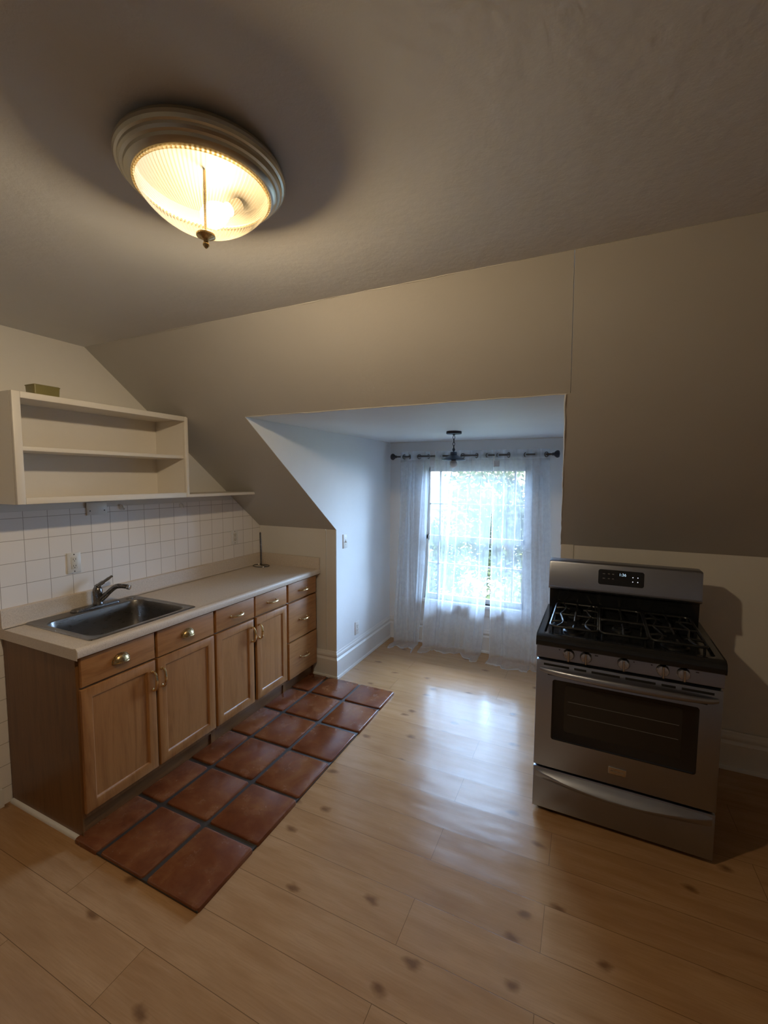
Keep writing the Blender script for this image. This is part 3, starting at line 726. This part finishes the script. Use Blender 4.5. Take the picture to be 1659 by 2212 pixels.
def smooth(t): t = max(0., min(1., t)); return t*t*(3-2*t)
def curtain(label, xt, xb, grom, seed, pool, wob, lean=0., bands=()):
    """xt/xb: left,right edge at rod and floor; grom: x of rings; pool: cloth lying forward on the floor"""
    rr = random.Random(seed)
    t = thing('sheer_curtain', label, 'curtain', ((xb[0]+xb[1])/2, RY, 0), 'sheer white curtain panels'); o = t.location[:]
    NU, NV = 360, 110
    ph = [rr.uniform(0, 6.28) for _ in range(8)]
    G_ = sorted(grom); n = len(G_)
    # fold phase: passes a multiple of pi at every ring
    def phase(x):
        if x <= G_[0]: return (x-G_[0])/(G_[1]-G_[0])*pi*.8
        for i in range(n-1):
            if x <= G_[i+1]: return (i+(x-G_[i])/(G_[i+1]-G_[i]))*pi
        return (n-1)*pi + (x-G_[-1])/(G_[-1]-G_[-2])*pi*.8
    ztop = RZ+.047
    total = ztop + pool
    rows, hemrow = [], []
    for j in range(NV+1):
        q = j/NV; q = .88*q/.6 if q < .6 else .88+.12*(q-.6)/.4   # finer rows where the cloth breaks on the floor
        row = []
        for i in range(NU+1):
            s = i/NU
            ln = total*q - pool*.0
            x0 = xt[0]+(xt[1]-xt[0])*s
            p_ = phase(x0)
            v = min(1., ln/ztop)
            low = smooth((v-.02)/.9)
            pk = pool*(1+.45*sin(7*s+ph[5])+.2*sin(17*s+ph[6]))
            x1 = xb[0]+(xb[1]-xb[0])*s
            x = x0+(x1-x0)*(v**1.15)
            amp = .036
            A = amp*sin(p_)*(1-.25*low) + low*(.026*sin(p_*.5+ph[0]+v*1.2)+.016*sin(2.3*p_+ph[1]+2.2*v))
            edge = smooth(min(s, 1-s)/.14)
            x += edge*(.012*(1-low)*sin(2*p_) + low*.012*sin(p_+ph[2]*.2+.9)) + edge*wob*sin(3.0*v+ph[4]+1.5*s)*smooth(v*1.4)*(1-.6*smooth((v-.75)/.25))
            bandy = 0.
            for u0_, u1_, wd, dep in bands:              # tight S-pleats: three layers of cloth
                tt = (s - (u0_+(u1_-u0_)*v))/.07
                if abs(tt) < 1:
                    wf = (.35+.65*smooth(v*5))*(1-.35*smooth((v-.9)/.1))
                    x += wd*wf*sin(pi*tt)*(1-tt*tt)**.3*1.25
                    bandy += dep*wf*cos(pi*tt/2)**2*(1 if tt < 0 else .6)
            y = RY + A*.95 - bandy - lean*smooth((v-.45)/.55)
            z = ztop - ln
            fold = .035
            if z < fold:                        # the cloth breaks at the floor and runs forward
                e = (fold - z)
                y -= smooth(e/.06)*.02 + max(0, e-.03)*(.85+.22*sin(4*s+ph[7]))*(1+.12*sin(8*s+ph[2]))
                x += .008*sin(6*s+ph[1])*smooth(e/.1)
                z = .006 + (fold-.006)*math.exp(-e/.03) + .016*sin(7*s+ph[0]+e*14)**2*smooth(e/.05)
            y = min(y, WY-.042)
            row.append(Vector((x, y, max(z, .004))))
        rows.append(row)
    hh = 3            # rows of the doubled header
    fh = NV-4
    def grid(rs):
        mb = MB(); mb.loft(rs, closed=False); return mb
    c = grid(rows[hh:fh+1]).obj('sheer_cloth', 'sheer', t, o, 180)
    grid(rows[:hh+1]).obj('header_band', 'hem', t, o, 180)
    grid(rows[fh:]).obj('bottom_hem', 'hem', t, o, 180)
    for gx in G_:
        # local direction of the cloth at the ring
        def P(x):
            return Vector((x, RY + .036*sin(phase(x))*.95, 0))
        d = (P(gx+.004)-P(gx-.004)).normalized(); nn = Vector((-d.y, d.x, 0))
        MB().ring((gx, RY, RZ-.002), .0205, .0042, nn, 24, 8).obj('grommet', 'rodmetal', t, o)
    return t
curtain('narrow sheer white curtain panel nearest the alcove left wall', (.965, 1.268), (.925, 1.18), (.992, 1.05, 1.15, 1.245), 11, .16, .012, .05, ((.14, .10, .020, .03), (.42, .60, .017, .03), (.80, .86, .016, .025)))
cB = curtain('middle sheer white curtain panel behind the pendant lamp', (1.325, 1.86), (1.235, 1.80), (1.385, 1.475, 1.585, 1.715, 1.82), 5, .12, .02, .03, ((.07, .07, .024, .03), (.27, .24, .014, .025), (.40, .31, .034, .04), (.66, .62, .012, .02), (.94, .93, .026, .03)))
cC = curtain('wide sheer white curtain panel partly behind the gas range', (1.885, 2.35), (1.885, 2.44), (1.915, 2.005, 2.155, 2.235, 2.325), 23, .14, .015, .06, ((.07, .08, .026, .03), (.33, .30, .016, .025), (.60, .55, .020, .03), (.80, .82, .022, .03)))
bx(1.885, 1.935, RY-.048, RY-.046, 1.785, 1.84).obj('care_tag', 'tag', cC, cC.location[:])['label'] = 'grey sewn-in care tag'

# ------------------------------------------------------------------ gas range (built in its own frame: X along the front, Y backwards)
W_ = .751
gr = thing('gas_range', 'freestanding stainless steel gas range with black cooktop standing before the knee wall', 'stove', (2.4553, -.8307, 0), rz=-.0227)
def rp(mb, name, mat, par=None, **k):
    ob_ = mb.obj(name, mat, None, (0,0,0), **k); ob_.parent = par or gr; return ob_
mb = MB(); mb.box(.004, W_-.004, .03, .62, .03, .895); rp(mb, 'oven_body', 'rangeside')
for x in (.03, W_-.03):
    for y in (.06, .58): rp(MB().lathe([(.018, 0), (.018, .008), (.012, .012), (.012, .031)], (x, y, 0), N=16), 'levelling_foot', 'iron')
mb = MB(); mb.box(.02, W_-.02, .04, .06, .012, .06); rp(mb, 'kick_plate', 'gap')
# storage drawer with its crescent lip
mb = MB(); mb.box(.001, W_-.001, .0, .03, .022, .232, .004); dr = rp(mb, 'storage_drawer', 'steel')
mb = MB(); rings = []
for k in range(41):
    t = k/40; u = .012+(W_-.024)*t; b = .036*sin(pi*t)**.75+.0015; zz = .207-.028*sin(pi*t)
    rings.append([Vector((u, .001, .226)), Vector((u, -b*.35, .215-.010*sin(pi*t))), Vector((u, -b*.86, zz+.006)), Vector((u, -b, zz+.003)), Vector((u, -b*1.02, zz-.003)), Vector((u, -b*.9, zz-.010)), Vector((u, -b*.45, zz-.022)), Vector((u, .001, zz-.032))])
mb.loft(rings); rp(mb, 'drawer_lip', 'steel', dr, sharp=40)
# oven door
mb = MB(); mb.box(.001, W_-.001, -.002, .03, .243, .786, .004); od = rp(mb, 'oven_door', 'steel')
def fr(u0, u1, z0, z1, y, r): return [Vector((p.x, y, p.y)) for p in rrect(u0, u1, z0, z1, 0, r, 5)]
mb = MB(); mb.loft([fr(.078, .670, .393, .697, -.0015, .012), fr(.078, .670, .393, .697, -.004, .012), fr(.082, .666, .397, .693, -.0042, .01), fr(.084, .664, .399, .691, -.003, .009)]); rp(mb, 'window_frame', 'blackglass', od)
mb = MB(); mb.loft([fr(.135, .611, .447, .679, -.0026, .012), fr(.135, .611, .447, .679, -.0034, .012)]); wv = rp(mb, 'window_view', 'ovenview', od)
mb = MB()
mb.tube([(.15, -.0036, .600), (.60, -.0036, .600)], .0010, 6); mb.tube([(.15, -.0036, .535), (.60, -.0036, .535)], .0010, 6)
rp(mb, 'oven_rack', 'greylabel', od)
mb = MB()
for a, b in ((.035, .150), (.172, .225), (.247, .365), (.387, .505), (.527, .580), (.602, .718)): rp(bx(a, b, -.0032, .002, .762, .773, .001), 'door_vent', 'gap', od)
mb = MB(); hp = []
for k in range(33):
    t = k/32; hp.append((.02+(W_-.04)*t, -.006-.052*sin(pi*t)**.55, .742+.006*sin(pi*t)))
mb.tube(hp, [.0095+.0075*sin(pi*k/32)**.5 for k in range(33)], 16, flat=(.62, 1.0)); rp(mb, 'door_handle', 'steel', od)
mb = MB(); mb.box(.055, W_-.055, -.0032, 0, .716, .722); rp(mb, 'handle_recess', 'gap', od)
mb = MB(); mb.loft([fr(.335, .409, .297, .331, -.0015, .003), fr(.335, .409, .297, .331, -.0045, .003), fr(.337, .407, .299, .329, -.0062, .002)]); bdg = rp(mb, 'brand_badge', 'chrome', od)
def text_mesh(s, size, mat, par, u, y, z, name, bold=0.):
    cu = bpy.data.curves.new(name, 'FONT'); cu.body = s; cu.size = size; cu.align_x = 'CENTER'; cu.align_y = 'CENTER'; cu.extrude = .0004; cu.offset = bold
    tmp = bpy.data.objects.new(name, cu); C.objects.link(tmp)
    dg = bpy.context.evaluated_depsgraph_get(); me = bpy.data.meshes.new_from_object(tmp.evaluated_get(dg))
    bpy.data.objects.remove(tmp); bpy.data.curves.remove(cu)
    me.name = name; me.transform(Matrix.Translation((u, y, z)) @ Matrix.Rotation(pi/2, 4, 'X'))
    me.materials.clear(); me.materials.append(MT[mat]); ob_ = bpy.data.objects.new(name, me); C.objects.link(ob_); ob_.parent = par; return ob_
text_mesh('FRIGIDAIRE', .0105, 'greylabel', od, .372, -.0064, .314, 'badge_lettering')
# control panel and five knobs
mb = MB(); mb.prism([(.0, .0, .800), (.0, .0, .803), (.0, .004, .862), (.0, .03, .862), (.0, .03, .797), (.0, .004, .797)], (W_, 0, 0)); cp = rp(mb, 'control_panel', 'steel')
ksp = (.146, .221, .377, .529, .606)
for k, u in enumerate(ksp):
    z = .833; y = .0018; n = Vector((0, -1, .066)).normalized()
    mb = MB(); mb.lathe([(.0265, 0), (.0265, .003), (.024, .006), (.0235, .014), (.021, .017), (0, .0175)], (u, y, z), n, 32)
    kn = rp(mb, 'burner_knob', 'chrome')
    mb = MB(); mb.loft([[Vector((u+a, -.012, z+.066*.014+b)) for a, b in ((-.006,-.027),(.006,-.027),(.006,.0255),(-.006,.0255))], [Vector((u+a, -.029, z+.001+b)) for a, b in ((-.0045,-.027),(.0045,-.027),(.0045,.025),(-.0045,.025))], [Vector((u+a, -.0315, z+.001+b)) for a, b in ((-.0028,-.024),(.0028,-.024),(.0028,.022),(-.0028,.022))]])
    rp(mb, 'knob_grip', 'chrome', kn)
for u, w in ((.104, .006), (.265, .014), (.418, .005), (.487, .006), (.655, .012)): rp(bx(u-w/2, u+w/2, .0010, .0026, .847, .8505), 'panel_mark', 'slot', cp)
# cooktop
mb = MB()
prof = [(-.012, .862), (-.020, .868), (-.022, .880), (-.021, .900), (-.016, .911), (-.006, .9165), (.02, .917), (.045, .914), (.055, .905), (.07, .903), (.52, .903), (.54, .915), (.56, .916), (.56, .862)]
mb.loft([[Vector((x, a, b)) for a, b in prof] for x in (.035, W_-.035)])
side = [(-.012, .862), (-.020, .868), (-.022, .880), (-.021, .900), (-.016, .911), (-.006, .9165), (.02, .917), (.045, .917), (.055, .917), (.07, .917), (.52, .917), (.54, .917), (.56, .917), (.56, .862)]
mb.loft([[Vector((x, a, b)) for a, b in side] for x in (.004, .028)]); mb.loft([[Vector((x, a, b)) for a, b in side] for x in (W_-.028, W_-.004)])
mb.loft([[Vector((.028, a, b)) for a, b in side], [Vector((.035, a, b)) for a, b in prof]], False, False); mb.loft([[Vector((W_-.028, a, b)) for a, b in side], [Vector((W_-.035, a, b)) for a, b in prof]], False, False)
mb.loft([[Vector((x, a, b)) for a, b in ((-.014, .862), (-.016, .885), (-.010, .906), (.01, .9165), (.56, .9165), (.56, .862))] for x in (-.003, .004)]); mb.loft([[Vector((x, a, b)) for a, b in ((-.014, .862), (-.016, .885), (-.010, .906), (.01, .9165), (.56, .9165), (.56, .862))] for x in (W_-.004, W_+.003)])
rp(mb, 'cooktop', 'black')
burn = [(.16, .14, .045), (.16, .40, .036), (.377, .27, .04), (.59, .14, .05), (.59, .40, .034)]
for u, v, r in burn:
    mb = MB(); mb.lathe([(r*1.15, 0), (r*1.12, .006), (r*.95, .010), (r*.95, .014)], (u, v, .903), N=32); b_ = rp(mb, 'burner', 'iron')
    mb = MB(); mb.lathe([(r*.85, .0), (r*.85, .006), (r*.7, .008), (0, .0085)], (u, v, .917), N=32); rp(mb, 'burner_cap', 'black', b_)
def grate(u0, u1, cs):
    mb = MB(); z = .943; v0, v1 = .062, .515; r = .0062
    def bar(pts, rr_=r): mb.tube(pts, rr_, 8)
    um = (u0+u1)/2
    ring_ = [Vector((p.x, p.y, z)) for p in rrect(u0, u1, v0, v1, 0, .028, 5)]; bar(ring_+[ring_[0]])
    bar([(u0, (v0+v1)/2, z), (u1, (v0+v1)/2, z)])
    for cu_, cv_ in cs:
        R_ = .035
        for du, dv in ((1,0), (-1,0), (0,1), (0,-1)):
            e = (u1 if du > 0 else u0) if du else cu_
            f_ = (v1 if cv_ > .27 else (v0+v1)/2) if dv > 0 else ((v0+v1)/2 if cv_ > .27 else v0)
            if len(cs) == 1: f_ = v1 if dv > 0 else v0
            tgt = Vector((e if du else cu_, f_ if dv else cv_, z))
            st = Vector((cu_+du*R_, cv_+dv*R_, z+.002))
            bar(bez([st, (st+tgt)/2+Vector((0,0,.004)), tgt], 6), [.0048]*6+[.006]*7)
        if len(cs) > 1:   # bowed rails beside each burner
            for sx in (-1, 1):
                bar(bez([(cu_+sx*.075, v0 if cv_ < .27 else v1, z), (cu_+sx*.052, cv_, z+.003), (cu_+sx*.075, (v0+v1)/2, z)], 8), .0052)
    for a in (u0+.012, u1-.012):
        for b in (v0+.012, v1-.012, (v0+v1)/2): mb.tube([(a, b, z), (a, b, .9035)], .0055, 8)
    return mb
rp(grate(.052, .268, [(.16, .14), (.16, .40)]), 'grate', 'iron'); rp(grate(.276, .478, [(.377, .27)]), 'grate', 'iron'); rp(grate(.486, .702, [(.59, .14), (.59, .40)]), 'grate', 'iron')
# backguard
mb = MB(); mb.prism([(.006, .535, .905), (.006, .528, 1.03), (.006, .62, 1.03), (.006, .62, .905)], (W_-.012, 0, 0)); rp(mb, 'backguard_base', 'black')
mb = MB()
bgp = [(.507, 1.028), (.500, 1.034), (.499, 1.040), (.506, 1.046), (.516, 1.182), (.520, 1.190), (.530, 1.194), (.620, 1.194), (.63, 1.186), (.63, 1.028)]
rings = []
for x, s_ in ((.0005, .982), (.004, .995), (.012, 1.), (W_-.012, 1.), (W_-.004, .995), (W_-.0005, .982)):
    rings.append([Vector((x, .57+(a-.57)*s_, 1.11+(b-1.11)*s_)) for a, b in bgp])
mb.loft(rings); bg = rp(mb, 'backguard', 'steel', sharp=40)
sl_ = (.516-.506)/(1.182-1.046)
def by(z): return .506+(z-1.046)*sl_
mb = MB(); mb.loft([[Vector((p.x, by(p.y)-d, p.y)) for p in rrect(.262, .487, 1.081, 1.166, 0, .012, 5)] for d in (-.001, .0018)]); rp(mb, 'display_panel', 'blackglass', bg)
text_mesh('1:36', .021, 'digits', bg, .383, by(1.14)-.0026, 1.143, 'clock_display')
for u in (.433, .457):
    for z in (1.110, 1.134): rp(MB().lathe([(.0024, 0), (.0024, .0005)], (u, by(z)-.0018, z), (0,-1,0), 10), 'touch_key', 'dots', bg)
mb = MB()
for u, z, w in ((.290, 1.142, .012), (.315, 1.143, .010), (.336, 1.143, .010), (.290, 1.116, .012), (.315, 1.117, .010), (.336, 1.117, .010)): mb.box(u-w/2, u+w/2, by(z)-.0023, by(z)-.0015, z-.0022, z+.0022)
rp(mb, 'panel_words', 'greylabel', bg)

# ------------------------------------------------------------------ outside the window
GZ = -5.6
struct(bx(-40, 40, 2.2, 70, GZ-.2, GZ).obj('ground', 'lawn'))
def leaves(mb, ctr, rad, n, size, seed):
    rr = random.Random(seed); c = Vector(ctr)
    lobes = [(c + Vector((rr.uniform(-.6, .6)*rad[0], rr.uniform(-.6, .6)*rad[1], rr.uniform(-.65, .65)*rad[2])), rr.uniform(.35, .6)) for _ in range(12)]
    for _ in range(n):
        lc, lr = rr.choice(lobes)
        d = Vector((rr.gauss(0,1), rr.gauss(0,1), rr.gauss(0,1))).normalized()
        p = lc + Vector((d.x*rad[0], d.y*rad[1], d.z*rad[2]))*lr*rr.uniform(.55, 1.)
        a = Vector((rr.gauss(0,1), rr.gauss(0,1), rr.gauss(0,.7))).normalized(); b = a.cross(d).normalized() if abs(a.dot(d)) < .98 else Vector((1,0,0))
        s = size*rr.uniform(.6, 1.3)
        vs = [mb.bm.verts.new(p+v) for v in (a*s, b*s*.45+d*s*.1, -a*s, -b*s*.45+d*s*.1)]
        mb.bm.faces.new(vs)
def tree(label, x, y, top, rad, mat, n, size, seed):
    t = thing('garden_tree', label, 'tree', (x, y, GZ), 'trees beyond the window'); o = t.location[:]
    rr = random.Random(seed+50)
    mb = MB(); h = top-rad[2]-GZ
    mb.tube(bez([(x, y, GZ), (x+.1, y, GZ+h*.4), (x-.08, y+.1, GZ+h*.8), (x, y, GZ+h+rad[2]*.4)], 5), [.2-.009*k for k in range(16)], 10)
    for k in range(5):
        a = rr.uniform(0, 6.28); z = GZ+h*rr.uniform(.6, .95)
        mb.tube(bez([(x, y, z), (x+cos(a)*rad[0]*.35, y+sin(a)*rad[1]*.35, z+.5), (x+cos(a)*rad[0]*.7, y+sin(a)*rad[1]*.7, z+1.2)], 4), [.07-.006*k for k in range(9)], 7)
    mb.obj('trunk', 'bark', t, o)
    mb = MB(); leaves(mb, (x, y, top-rad[2]), rad, n, size, seed); mb.obj('crown', mat, t, o)
tree('dark green leafy tree seen through the left gap of the curtains', -.55, 6.4, 1.0, (1.1, 1.2, 1.6), 'leaf_dark', 9000, .055, 1)
tree('sunlit yellow-green tree seen through the right gap of the curtains', 1.75, 8.6, .35, (1.0, 1.1, 1.5), 'leaf_light', 8000, .055, 2)
tree('broad pale green tree rising behind the nearer trees outside', .2, 13.5, 2.6, (3.2, 2.2, 3.0), 'leaf', 9000, .12, 3)
hs = thing('neighbour_house', 'pale neighbouring house with pinkish roof seen faintly through the curtains', 'house', (1.0, 22, GZ)); o = hs.location[:]
mb = MB(); mb.box(-7, 9, 19, 26, GZ, .4); mb.prism([(-7, 19, .4), (-7, 26, .4), (-7, 22.5, 3.6)], (16, 0, 0)); mb.obj('house_wall', 'siding', hs, o)
mb = MB(); mb.prism([(-7.4, 18.6, .1), (-7.4, 22.5, 3.75), (-7.4, 26.4, .1), (-7.4, 26.4, .3), (-7.4, 22.5, 3.95), (-7.4, 18.6, .3)], (16.8, 0, 0)); mb.obj('house_roof', 'roof', hs, o)
for x in (-5, -2.2, .4, 3.2):
    f = bx(x, x+1.2, 18.96, 19.0, -2.6, -.8).obj('house_window', 'trim', hs, o); bx(x+.1, x+1.1, 18.94, 18.96, -2.5, -.9).obj('window_glass', 'blackglass', f, o)

# ------------------------------------------------------------------ light
w = bpy.data.worlds.new('World'); bpy.context.scene.world = w; w.use_nodes = True
wn = w.node_tree; bgn = wn.nodes['Background']
tcw = wn.nodes.new('ShaderNodeTexCoord'); spw = wn.nodes.new('ShaderNodeSeparateXYZ'); wn.links.new(tcw.outputs['Generated'], spw.inputs[0])
rw = wn.nodes.new('ShaderNodeValToRGB'); wn.links.new(spw.outputs[2], rw.inputs[0]); wn.links.new(rw.outputs[0], bgn.inputs['Color'])
for el, (p_, c_) in zip([rw.color_ramp.elements[0], rw.color_ramp.elements[1], rw.color_ramp.elements.new(.5)], ((0., (.34, .44, .62, 1)), (.25, (.43, .64, 1., 1)), (.5, (.51, .755, 1.2, 1)))):
    el.position = p_; el.color = c_
bgn.inputs['Strength'].default_value = 8.5
sun = bpy.data.lights.new('sun', 'SUN'); sun.energy = 1.2; sun.angle = .01; sun.color = (1., .96, .88)
so = bpy.data.objects.new('sun', sun); C.objects.link(so); so.rotation_euler = (radians(42), 0, radians(-25))
pl = bpy.data.lights.new('window_portal', 'AREA'); pl.shape = 'RECTANGLE'; pl.size = WX1-WX0; pl.size_y = WZ1-WZ0; pl.cycles.is_portal = True
po = bpy.data.objects.new('window_portal', pl); C.objects.link(po); po.location = ((WX0+WX1)/2, WY+T+.01, (WZ0+WZ1)/2); po.rotation_euler = (-pi/2, 0, 0)

# ------------------------------------------------------------------ camera
cam = bpy.data.cameras.new('camera'); co = bpy.data.objects.new('camera', cam); C.objects.link(co)
yaw, pitch, roll, f = .4347, -.0771, .0046, 938.53
fw = Vector((-sin(yaw)*cos(pitch), cos(yaw)*cos(pitch), sin(pitch))); rt = Vector((cos(yaw), sin(yaw), 0)); u_ = rt.cross(fw)
r2 = rt*cos(roll)+u_*sin(roll); u2 = -rt*sin(roll)+u_*cos(roll)
co.matrix_world = Matrix(((r2.x, u2.x, -fw.x, 2.6477), (r2.y, u2.y, -fw.y, -3.051), (r2.z, u2.z, -fw.z, 1.6736), (0, 0, 0, 1)))
cam.sensor_fit = 'HORIZONTAL'; cam.sensor_width = 36; cam.lens = 36*f/1659; cam.clip_start = .05
sc = bpy.context.scene; sc.camera = co
vs_ = sc.view_settings; vs_.view_transform = 'Standard'; vs_.look = 'None'; vs_.gamma = 1; vs_.exposure = 2.5; vs_.use_curve_mapping = False
cy = sc.cycles
cy.max_bounces = 12; cy.diffuse_bounces = 5; cy.glossy_bounces = 4; cy.transmission_bounces = 8; cy.transparent_max_bounces = 24
cy.caustics_reflective = False; cy.caustics_refractive = False; cy.sample_clamp_indirect = .7; cy.sample_clamp_direct = 1.2
